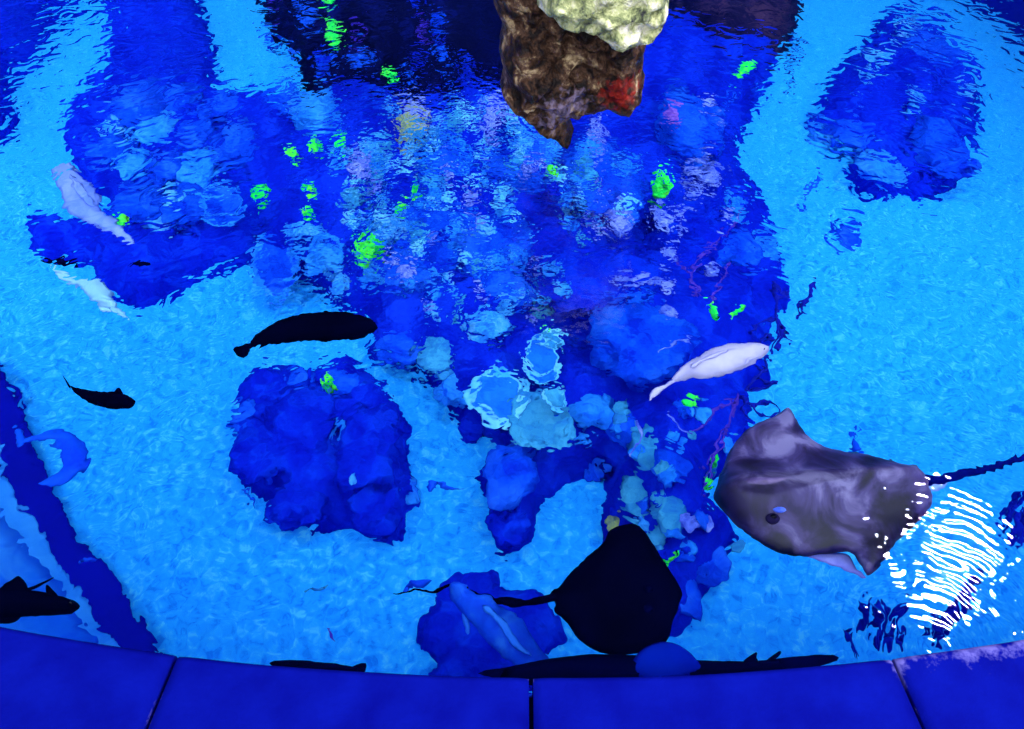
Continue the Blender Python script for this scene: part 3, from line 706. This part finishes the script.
# ------------------------------------------------------------------ rays
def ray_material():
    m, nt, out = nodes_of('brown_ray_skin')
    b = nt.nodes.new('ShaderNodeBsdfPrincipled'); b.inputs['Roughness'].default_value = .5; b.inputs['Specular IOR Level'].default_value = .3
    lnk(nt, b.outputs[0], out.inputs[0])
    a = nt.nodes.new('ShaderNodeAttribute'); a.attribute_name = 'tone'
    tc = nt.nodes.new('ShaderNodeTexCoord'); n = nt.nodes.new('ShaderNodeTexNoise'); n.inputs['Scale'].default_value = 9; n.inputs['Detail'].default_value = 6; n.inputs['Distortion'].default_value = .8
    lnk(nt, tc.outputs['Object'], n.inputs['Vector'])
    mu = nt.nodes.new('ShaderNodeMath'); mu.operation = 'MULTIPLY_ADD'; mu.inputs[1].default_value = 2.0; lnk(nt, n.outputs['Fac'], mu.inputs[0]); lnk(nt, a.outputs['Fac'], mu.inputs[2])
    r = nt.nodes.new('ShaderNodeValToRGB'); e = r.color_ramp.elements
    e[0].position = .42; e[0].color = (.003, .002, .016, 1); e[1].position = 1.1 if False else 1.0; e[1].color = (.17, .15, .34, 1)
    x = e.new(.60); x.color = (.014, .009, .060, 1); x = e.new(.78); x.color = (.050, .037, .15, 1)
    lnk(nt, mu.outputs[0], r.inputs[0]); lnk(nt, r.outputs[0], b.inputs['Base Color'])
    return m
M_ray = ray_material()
M_rayunder = mat('ray_underside', [(.10, .12, .6), (.25, .28, .75)], 8, .5)
ZR = -.10
out_r = [(713.5, 500), (717, 486), (722, 470), (730, 451), (747, 434), (770, 420), (781, 412), (789, 407), (797, 417), (804, 429), (811, 438.5), (831, 450), (868, 457), (895, 468), (911, 470), (918, 478), (926, 490), (931, 502),
         (929, 510), (915, 524), (902, 536), (889, 552), (880, 566), (866, 579), (858, 570), (848, 556), (825, 555.5), (798, 556), (771, 549.5), (747, 534.5), (727, 517.5)]
loop = smooth_loop([at(x, y, ZR).to_2d() for x, y in out_r], 4)
spine_px = [(716, 503), (760, 502), (800, 496), (850, 490), (900, 484), (924, 482)]
spine = np.array([tuple(at(x, y, ZR).to_2d()) for x, y in spine_px])
spA, spB = spine[:-1], spine[1:]
def spine_d(x, y):
    P = np.array([x, y]); best = 9; tt = 0
    for i, (a, b) in enumerate(zip(spA, spB)):
        ab = b - a; t_ = min(1, max(0, ((P - a) @ ab) / (ab @ ab))); d = np.hypot(*(a + t_ * ab - P))
        if d < best: best = d; tt = (i + t_) / len(spA)
    return best, tt
def spine_y(x): return float(np.interp(x, spine[:, 0], spine[:, 1]))
def rtop(x, y, d):
    s, t_ = spine_d(x, y)
    body = .075 * math.exp(-(s / .085) ** 2) * (1 - .55 * t_) + .012 * math.exp(-(s / .018) ** 2)
    wave = .022 * math.sin(x * 14 + y * 9) * min(1, max(0, s - .06) / .15)
    return ZR + .022 * dome(d, .05) + body * dome(d, .09) + wave * .8 + .05 * max(0, s - .15)
def rbot(x, y, d):
    s, t_ = spine_d(x, y)
    wave = .022 * math.sin(x * 14 + y * 9) * min(1, max(0, s - .06) / .15)
    return ZR - .03 * math.exp(-(s / .09) ** 2) * dome(d, .09) - .004 * dome(d, .03) + wave * .8 + .05 * max(0, s - .15)
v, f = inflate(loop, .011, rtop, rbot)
RAY = thing('brown_ray', at(815, 495, ZR), 'large grey brown ray with one wing painted lit swimming left at the right of the pool', 'ray')
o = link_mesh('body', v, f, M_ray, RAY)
at0 = o.data.attributes.new('tone', 'FLOAT', 'POINT')  # light on the upper left wing painted in; near half darker, spine paler
litP = at(765, 435, ZR).to_2d()
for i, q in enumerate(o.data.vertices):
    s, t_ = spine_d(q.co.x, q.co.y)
    dd = (Vector((q.co.x, q.co.y)) - litP).length
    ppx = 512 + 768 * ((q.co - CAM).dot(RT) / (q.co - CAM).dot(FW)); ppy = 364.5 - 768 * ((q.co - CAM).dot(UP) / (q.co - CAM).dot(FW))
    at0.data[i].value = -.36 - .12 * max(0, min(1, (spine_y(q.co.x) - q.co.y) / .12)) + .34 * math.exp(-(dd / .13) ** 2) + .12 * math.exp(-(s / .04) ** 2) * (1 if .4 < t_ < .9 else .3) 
for (ex, ey) in [(768, 488), (772, 520)]:
    p = at(ex, ey, ZR + .05); blob(p, .018, .014, .014, mat('ray_eye_ridge', [(.006, .005, .03), (.014, .01, .05)], 20), 'eye_socket', ex, RAY, rough=.1, sub=2); blob(p + Vector((0, 0, .008)), .009, .007, .009, M_eye, 'eye', ex, RAY, rough=0, sub=2)
for (ex, ey) in [(782, 489), (779, 511)]:
    p = at(ex, ey, ZR + .06); blob(p, .016, .008, .008, M_lav, 'spiracle', ex, RAY, rough=.1, sub=2)
flat_solid('pelvic_fin', [(914, 478), (930, 480), (946, 482), (942, 490), (928, 493), (916, 492)], ZR - .01, .008, M_palefish, RAY, per=4)
flat_solid('wing_underside', [(800, 555), (825, 554), (846, 556), (856, 570), (864, 580), (845, 572), (820, 563)], ZR - .035, .008, M_rayunder, RAY, per=4)
M_tail = mat('ray_tail_skin', [(.0006, .002, .08), (.001, .004, .16)], 9)
tube_px('tail', [(914, 482), (940, 481), (965, 475), (990, 470), (1015, 462), (1040, 454), (1080, 440)], [ZR, ZR, ZR - .05, ZR - .12, ZR - .2, ZR - .25, ZR - .3], 5, 2.2, M_tail, RAY, per=6)

ZB = -.12
out_b = [(628, 527), (610, 531), (603, 543), (586, 556), (570, 572), (559, 587), (553, 590), (549.5, 597), (556, 603), (554.5, 612), (568, 622.5), (578, 637), (596, 650), (614, 655), (632, 656), (654, 653), (668, 642), (673, 622), (680, 602), (680, 589), (667, 569), (656, 552), (646, 536), (637, 528.5)]
BR = thing('black_ray', at(620, 590, ZB), 'black round stingray with whip tail hovering above the coping', 'ray')
flat_solid('body', out_b, ZB, .05, M_black, BR, R=.16, step=.012, per=4, extra=lambda x, y, d: .012 * math.sin(x * 20) * (1 - min(1, d / .1)))
for sx in (-1, 1):
    p = at(648, 600 + sx * 10, ZB + .045); blob(p, .012, .01, .01, M_navy, 'eye_socket', sx, BR, rough=.1, sub=2)
tube_px('tail', [(556, 597), (540, 601), (522, 604), (500, 601), (478, 592), (455, 586), (432, 591), (412, 590), (394, 592)], [ZB, ZB, -.2, -.35, -.5, -.5, -.45, -.42, -.4], 3.4, .8, M_black, BR, per=5)
flat_solid('tail_fin', [(530, 603), (515, 598), (498, 598), (505, 605), (520, 608)], -.25, .008, M_black, BR, per=3)

# bodies gliding along the wall, half under the coping
fish('dark_shark', [(478, 674), (500, 669), (530, 663), (560, 658), (600, 655), (650, 657), (700, 661), (750, 662), (800, 657), (832, 656), (836, 662), (800, 672), (740, 680), (680, 686), (600, 688), (530, 686)], -.06, .03, M_navy,
     'long black shark gliding along the near wall half hidden by the coping', cat='shark', fins=[('dorsal_fin', [(742, 664), (752, 655), (757, 653), (756, 659), (760, 666)], .01), ('pectoral_fin', [(764, 663), (778, 652), (780, 655), (772, 662)], 0)])
fish('blue_fish', [(632, 664), (640, 652), (652, 645), (668, 643), (682, 648), (694, 658), (700, 672), (660, 682), (636, 676)], -.04, .016, mat('blue_back', [(.0008, .006, .26), (.001, .014, .36)], 6, .5), 'rounded blue fish back between black ray and coping')
fish('black_fish', [(270, 664), (285, 661), (300, 661), (320, 663), (345, 666), (360, 671), (345, 678), (310, 676), (285, 672)], -.06, .02, M_navy, 'black fish mostly hidden under the coping left of the middle joint', tail=[(352, 668), (366, 664), (364, 674), (354, 672)])

# ------------------------------------------------------------------ the emergent rock
def rock_material(name, stops, sc=3.2, red=None):
    m, nt, out = nodes_of(name)
    b = nt.nodes.new('ShaderNodeBsdfPrincipled'); b.inputs['Roughness'].default_value = .5; b.inputs['Specular IOR Level'].default_value = .12
    lnk(nt, b.outputs[0], out.inputs[0])
    tc = nt.nodes.new('ShaderNodeTexCoord')
    n = nt.nodes.new('ShaderNodeTexNoise'); n.inputs['Scale'].default_value = sc; n.inputs['Detail'].default_value = 9; n.inputs['Roughness'].default_value = .68; n.inputs['Distortion'].default_value = .5
    lnk(nt, tc.outputs['Object'], n.inputs['Vector'])
    r = nt.nodes.new('ShaderNodeValToRGB'); e = r.color_ramp.elements
    while len(e) < len(stops): e.new(.5)
    for i, (p, c) in enumerate(stops): e[i].position = p; e[i].color = (*c, 1)
    lnk(nt, n.outputs['Fac'], r.inputs[0]); col = r.outputs[0]
    for rc, attr in (red or []):
        a = nt.nodes.new('ShaderNodeAttribute'); a.attribute_name = attr
        n2 = nt.nodes.new('ShaderNodeTexNoise'); n2.inputs['Scale'].default_value = 34; n2.inputs['Detail'].default_value = 8; lnk(nt, tc.outputs['Object'], n2.inputs['Vector'])
        ad = nt.nodes.new('ShaderNodeMath'); ad.operation = 'ADD'; lnk(nt, n2.outputs['Fac'], ad.inputs[0]); lnk(nt, a.outputs['Fac'], ad.inputs[1])
        mr = nt.nodes.new('ShaderNodeMapRange'); mr.inputs['From Min'].default_value = .88; mr.inputs['From Max'].default_value = 1.12; lnk(nt, ad.outputs[0], mr.inputs['Value'])
        mx = nt.nodes.new('ShaderNodeMix'); mx.data_type = 'RGBA'; lnk(nt, mr.outputs[0], mx.inputs['Factor']); lnk(nt, col, mx.inputs['A']); mx.inputs['B'].default_value = (*rc, 1); col = mx.outputs['Result']
    lnk(nt, col, b.inputs['Base Color'])
    n3 = nt.nodes.new('ShaderNodeTexNoise'); n3.inputs['Scale'].default_value = 22; n3.inputs['Detail'].default_value = 8; lnk(nt, tc.outputs['Object'], n3.inputs['Vector'])
    bp = nt.nodes.new('ShaderNodeBump'); bp.inputs['Distance'].default_value = .05; lnk(nt, n3.outputs['Fac'], bp.inputs['Height']); lnk(nt, bp.outputs[0], b.inputs['Normal'])
    return m
YR = at(565, 138, -.02).y
def upright(name, px, y, thick, m, label, step=.014, R=.12, seed=0, lean=0.):
    """A rock whose outline is read on an upright plane at distance y, bulging toward and away from the viewer."""
    loop = resample(smooth_loop([Vector((at_y(a, b, y).x, at_y(a, b, y).z)) for a, b in px], 3), step)
    loop = [p + Vector((fbm(p.x, p.y, seed, 14), fbm(p.x, p.y, seed + 3, 14))) * .02 for p in loop]
    def bump(x, z): return .05 * fbm(x, z, seed + 8, 24, 4) + .10 * fbm(x, z, seed, 4.5, 5) + .05 * abs(fbm(x, z, seed + 5, 9, 3))
    z0 = min(p.y for p in loop)
    v, f = inflate(loop, step, lambda x, z, d: thick * dome(d, R) * (1 + 2.2 * bump(x, z)) + bump(x, z) * .35 * min(1, d / .03), lambda x, z, d: -thick * 1.6 * dome(d, R) * (1 + bump(x, z)))
    V = [(a, y - w + (b - z0) * lean, b) for a, b, w in v]
    o = link_mesh(name, V, f, m); return tag(o, label, 'rock')
M_brown = rock_material('brown_rock', [(.36, (.0008, .0006, .001)), (.45, (.008, .004, .004)), (.51, (.035, .016, .009)), (.56, (.06, .032, .022)), (.61, (.20, .14, .08)), (.70, (.36, .28, .17))], 13, [((.16, .008, .006), 'red'), ((.13, .10, .17), 'violet')])
rb = upright('brown_rock', [(498, -40), (500, 20), (502, 60), (502, 95), (516, 104), (528, 114), (542, 124), (553, 133), (570, 139), (571, 122), (572, 110), (590, 110), (606, 105), (620, 108), (636, 101), (642, 84), (643, 66), (646, 45), (648, 20), (655, -40)],
       YR, .16, M_brown, 'wet brown and red rock jutting from the water at the top middle')
ra = rb.data.attributes.new('red', 'FLOAT', 'POINT'); va = rb.data.attributes.new('violet', 'FLOAT', 'POINT')
rc_ = at_y(617, 74, YR); rv_ = at_y(562, 88, YR)
for i, q in enumerate(rb.data.vertices):
    p = Vector((q.co.x, 0, q.co.z))
    ra.data[i].value = .60 * math.exp(-((p - Vector((rc_.x, 0, rc_.z))).length / .11) ** 2)
    va.data[i].value = .56 * math.exp(-((p - Vector((rv_.x, 0, rv_.z))).length / .15) ** 2)
M_pale = rock_material('lit_rock_top', [(.34, (.03, .03, .04)), (.42, (.17, .20, .09)), (.49, (.36, .38, .19)), (.57, (.55, .54, .40)), (.68, (.70, .64, .60))], 14)  # the brown rock's lit top: its light put into a paler colour
upright('lit_rock_top', [(528, -60), (532, -6), (545, 5), (560, 16), (578, 22), (592, 28), (607, 36), (620, 40), (640, 36), (655, 30), (662, 18), (666, -6), (672, -60)], YR - .16, .16, M_pale, 'lit top of the brown rock painted pale yellow white at the top edge', R=.10, seed=4)

# ------------------------------------------------------------------ water surface
def water_materials():
    m, nt, out = nodes_of('water_rippled')
    tc = nt.nodes.new('ShaderNodeTexCoord')
    def noi(scale, detail, dist=0., rough=.5):
        n = nt.nodes.new('ShaderNodeTexNoise'); n.inputs['Scale'].default_value = scale; n.inputs['Detail'].default_value = detail; n.inputs['Distortion'].default_value = dist; n.inputs['Roughness'].default_value = rough
        lnk(nt, tc.outputs['Object'], n.inputs['Vector']); return n.outputs['Fac']
    def mth(op, a, b, c=None):
        n = nt.nodes.new('ShaderNodeMath'); n.operation = op
        for i, q in enumerate((a, b) if c is None else (a, b, c)):
            if isinstance(q, (int, float)): n.inputs[i].default_value = q
            else: lnk(nt, q, n.inputs[i])
        return n.outputs[0]
    n1 = noi(12, 1.5, .8); n2 = noi(22, 1, .6); n3 = noi(55, 1)
    att = nt.nodes.new('ShaderNodeAttribute'); att.attribute_name = 'chop'
    fine = mth('MULTIPLY', n3, mth('MULTIPLY_ADD', att.outputs['Fac'], .18, .022))
    h = mth('ADD', mth('ADD', mth('MULTIPLY', n1, 1.0), mth('MULTIPLY', n2, mth('MULTIPLY_ADD', att.outputs['Fac'], .38, .09))), fine)
    rc = at(930, 650, 0)
    mp = nt.nodes.new('ShaderNodeMapping'); mp.inputs['Location'].default_value = (-rc.x, -rc.y, 0); lnk(nt, tc.outputs['Object'], mp.inputs['Vector'])
    wv = nt.nodes.new('ShaderNodeTexWave'); wv.wave_type = 'RINGS'; wv.rings_direction = 'Z'; wv.inputs['Scale'].default_value = 12; wv.inputs['Distortion'].default_value = 7; wv.inputs['Detail'].default_value = 2
    lnk(nt, mp.outputs[0], wv.inputs['Vector'])
    ar = nt.nodes.new('ShaderNodeAttribute'); ar.attribute_name = 'rings'
    h = mth('ADD', h, mth('MULTIPLY', wv.outputs['Fac'], mth('MULTIPLY', ar.outputs['Fac'], mth('MULTIPLY', noi(7, 2, .5), .30))))
    bp = nt.nodes.new('ShaderNodeBump'); bp.inputs['Strength'].default_value = 1; bp.inputs['Distance'].default_value = WAVE
    lnk(nt, h, bp.inputs['Height'])
    rf = nt.nodes.new('ShaderNodeBsdfRefraction'); rf.inputs['IOR'].default_value = 1.33; rf.inputs['Roughness'].default_value = 0; rf.inputs['Color'].default_value = (.93, .98, 1, 1)
    gl = nt.nodes.new('ShaderNodeBsdfGlossy'); gl.inputs['Roughness'].default_value = .0; gl.inputs['Color'].default_value = (1, 1, 1, 1)
    fr = nt.nodes.new('ShaderNodeFresnel'); fr.inputs['IOR'].default_value = 1.33
    for n in (rf, gl, fr): lnk(nt, bp.outputs[0], n.inputs['Normal'])
    mx = nt.nodes.new('ShaderNodeMixShader'); lnk(nt, fr.outputs[0], mx.inputs[0]); lnk(nt, rf.outputs[0], mx.inputs[1]); lnk(nt, gl.outputs[0], mx.inputs[2])
    lnk(nt, mx.outputs[0], out.inputs[0])
    m2, nt2, out2 = nodes_of('water_lower')
    r2 = nt2.nodes.new('ShaderNodeBsdfRefraction'); r2.inputs['IOR'].default_value = 1.33; r2.inputs['Roughness'].default_value = 0; r2.inputs['Color'].default_value = (1, 1, 1, 1)
    lnk(nt2, r2.outputs[0], out2.inputs[0])
    return m, m2
WAVE = .0029
mw1, mw2 = water_materials()
nx, ny = 150, 150
def wy(x):                     # the near edge follows the coping
    s = max(-1, min(1, (x - CC.x) / CR)); return CC.y - CR * math.sqrt(max(0., 1 - s * s)) + .004
xs = np.linspace(-4.6, 4.6, nx); V = []; Fs = []
chops = [(at(470, 190, 0), .75, 1.0), (at(500, 120, 0), .6, .9), (at(440, 250, 0), .4, .8), (at(690, 200, 0), .35, .45)]
for lev in (0., -.02):
    for j in range(ny):
        for x in xs:
            y0 = max(wy(x), .2); y = y0 + (10.5 - y0) * (j / (ny - 1)) ** 1.6
            z = lev + (.006 * fbm(x, y, 2, 1.3, 2) if lev == 0 else 0)
            V.append((x, y, z))
N = nx * ny
for j in range(ny - 1):
    for i in range(nx - 1):
        q = j * nx + i; Fs.append((q, q + 1, q + nx + 1, q + nx)); Fs.append((q + N, q + nx + N, q + nx + 1 + N, q + 1 + N))
me = bpy.data.meshes.new('water'); me.from_pydata(V, [], Fs); me.update()
me.materials.append(mw1); me.materials.append(mw2)
for i, p in enumerate(me.polygons): p.material_index = i % 2; p.use_smooth = True
ca = me.attributes.new('chop', 'FLOAT', 'POINT')
for i, q in enumerate(V):
    ca.data[i].value = min(1.2, sum(w * math.exp(-((q[0] - c.x) ** 2 + ((q[1] - c.y) * .8) ** 2) / r ** 2) for c, r, w in chops))
cr_ = me.attributes.new('rings', 'FLOAT', 'POINT'); rc = at(940, 560, 0)
for i, q in enumerate(V): cr_.data[i].value = math.exp(-((q[0] - rc.x) ** 2 + (q[1] - rc.y) ** 2) / .35 ** 2)
wo = bpy.data.objects.new('water', me); COL.objects.link(wo)
struct(wo, 'rippled clear blue water surface filling the pool')

# ------------------------------------------------------------------ light
w = bpy.data.worlds.new('world'); S.world = w; w.use_nodes = True
nt = w.node_tree; nt.nodes.clear()
o_ = nt.nodes.new('ShaderNodeOutputWorld'); bg = nt.nodes.new('ShaderNodeBackground'); lnk(nt, bg.outputs[0], o_.inputs[0])
tc = nt.nodes.new('ShaderNodeTexCoord'); sx = nt.nodes.new('ShaderNodeSeparateXYZ'); lnk(nt, tc.outputs['Generated'], sx.inputs[0])
rp_ = nt.nodes.new('ShaderNodeValToRGB'); e = rp_.color_ramp.elements
e[0].position = .0; e[0].color = (.0005, .003, .05, 1); e[1].position = 1; e[1].color = (1.0, 1.0, 1.0, 1)
x = e.new(.45); x.color = (.002, .008, .10, 1); x = e.new(.66); x.color = (.8, .88, 1, 1)
dt = nt.nodes.new('ShaderNodeVectorMath'); dt.operation = 'DOT_PRODUCT'; dt.inputs[1].default_value = (0, -.78, .63); lnk(nt, tc.outputs['Generated'], dt.inputs[0])
lnk(nt, dt.outputs['Value'], rp_.inputs[0]); lnk(nt, rp_.outputs[0], bg.inputs[0]); bg.inputs[1].default_value = 4.2

def area(name, loc, target, sx_, sy_, power, col):
    l = bpy.data.lights.new(name, 'AREA'); l.shape = 'RECTANGLE'; l.size = sx_; l.size_y = sy_; l.energy = power; l.color = col
    o = bpy.data.objects.new(name, l); COL.objects.link(o); o.location = loc
    o.rotation_euler = (Vector(target) - Vector(loc)).to_track_quat('-Z', 'Y').to_euler(); return o
# ceiling lamp whose reflection breaks up on the ripples at the right
P = at(946, 560, 0); d = ray(946, 560).normalized(); r = Vector((d.x, d.y, -d.z)); L = P + r * (3.0 / r.z)
area('ceiling_lamp', L, P, .44, .22, 150, (1, .98, 1))
# spotlight on the emergent rock
sl = bpy.data.lights.new('rock_spotlight', 'SPOT'); sl.energy = 260; sl.spot_size = math.radians(22); sl.spot_blend = .4; sl.shadow_soft_size = .08; sl.color = (1, .96, .88)
so = bpy.data.objects.new('rock_spotlight', sl); COL.objects.link(so); so.location = (2.4, 1.2, 2.9)
so.rotation_euler = (Vector((.35, YR, .35)) - so.location).to_track_quat('-Z', 'Y').to_euler()

# ------------------------------------------------------------------ view
S.view_settings.view_transform = 'Standard'; S.view_settings.look = 'None'; S.view_settings.gamma = 1; S.view_settings.exposure = 0
S.view_settings.use_curve_mapping = False
S.cycles.sample_clamp_indirect = 4.0; S.cycles.use_denoising = True
S.cycles.max_bounces = 12; S.cycles.transmission_bounces = 12; S.cycles.diffuse_bounces = 3; S.cycles.glossy_bounces = 4
S.cycles.caustics_refractive = True; S.cycles.caustics_reflective = False
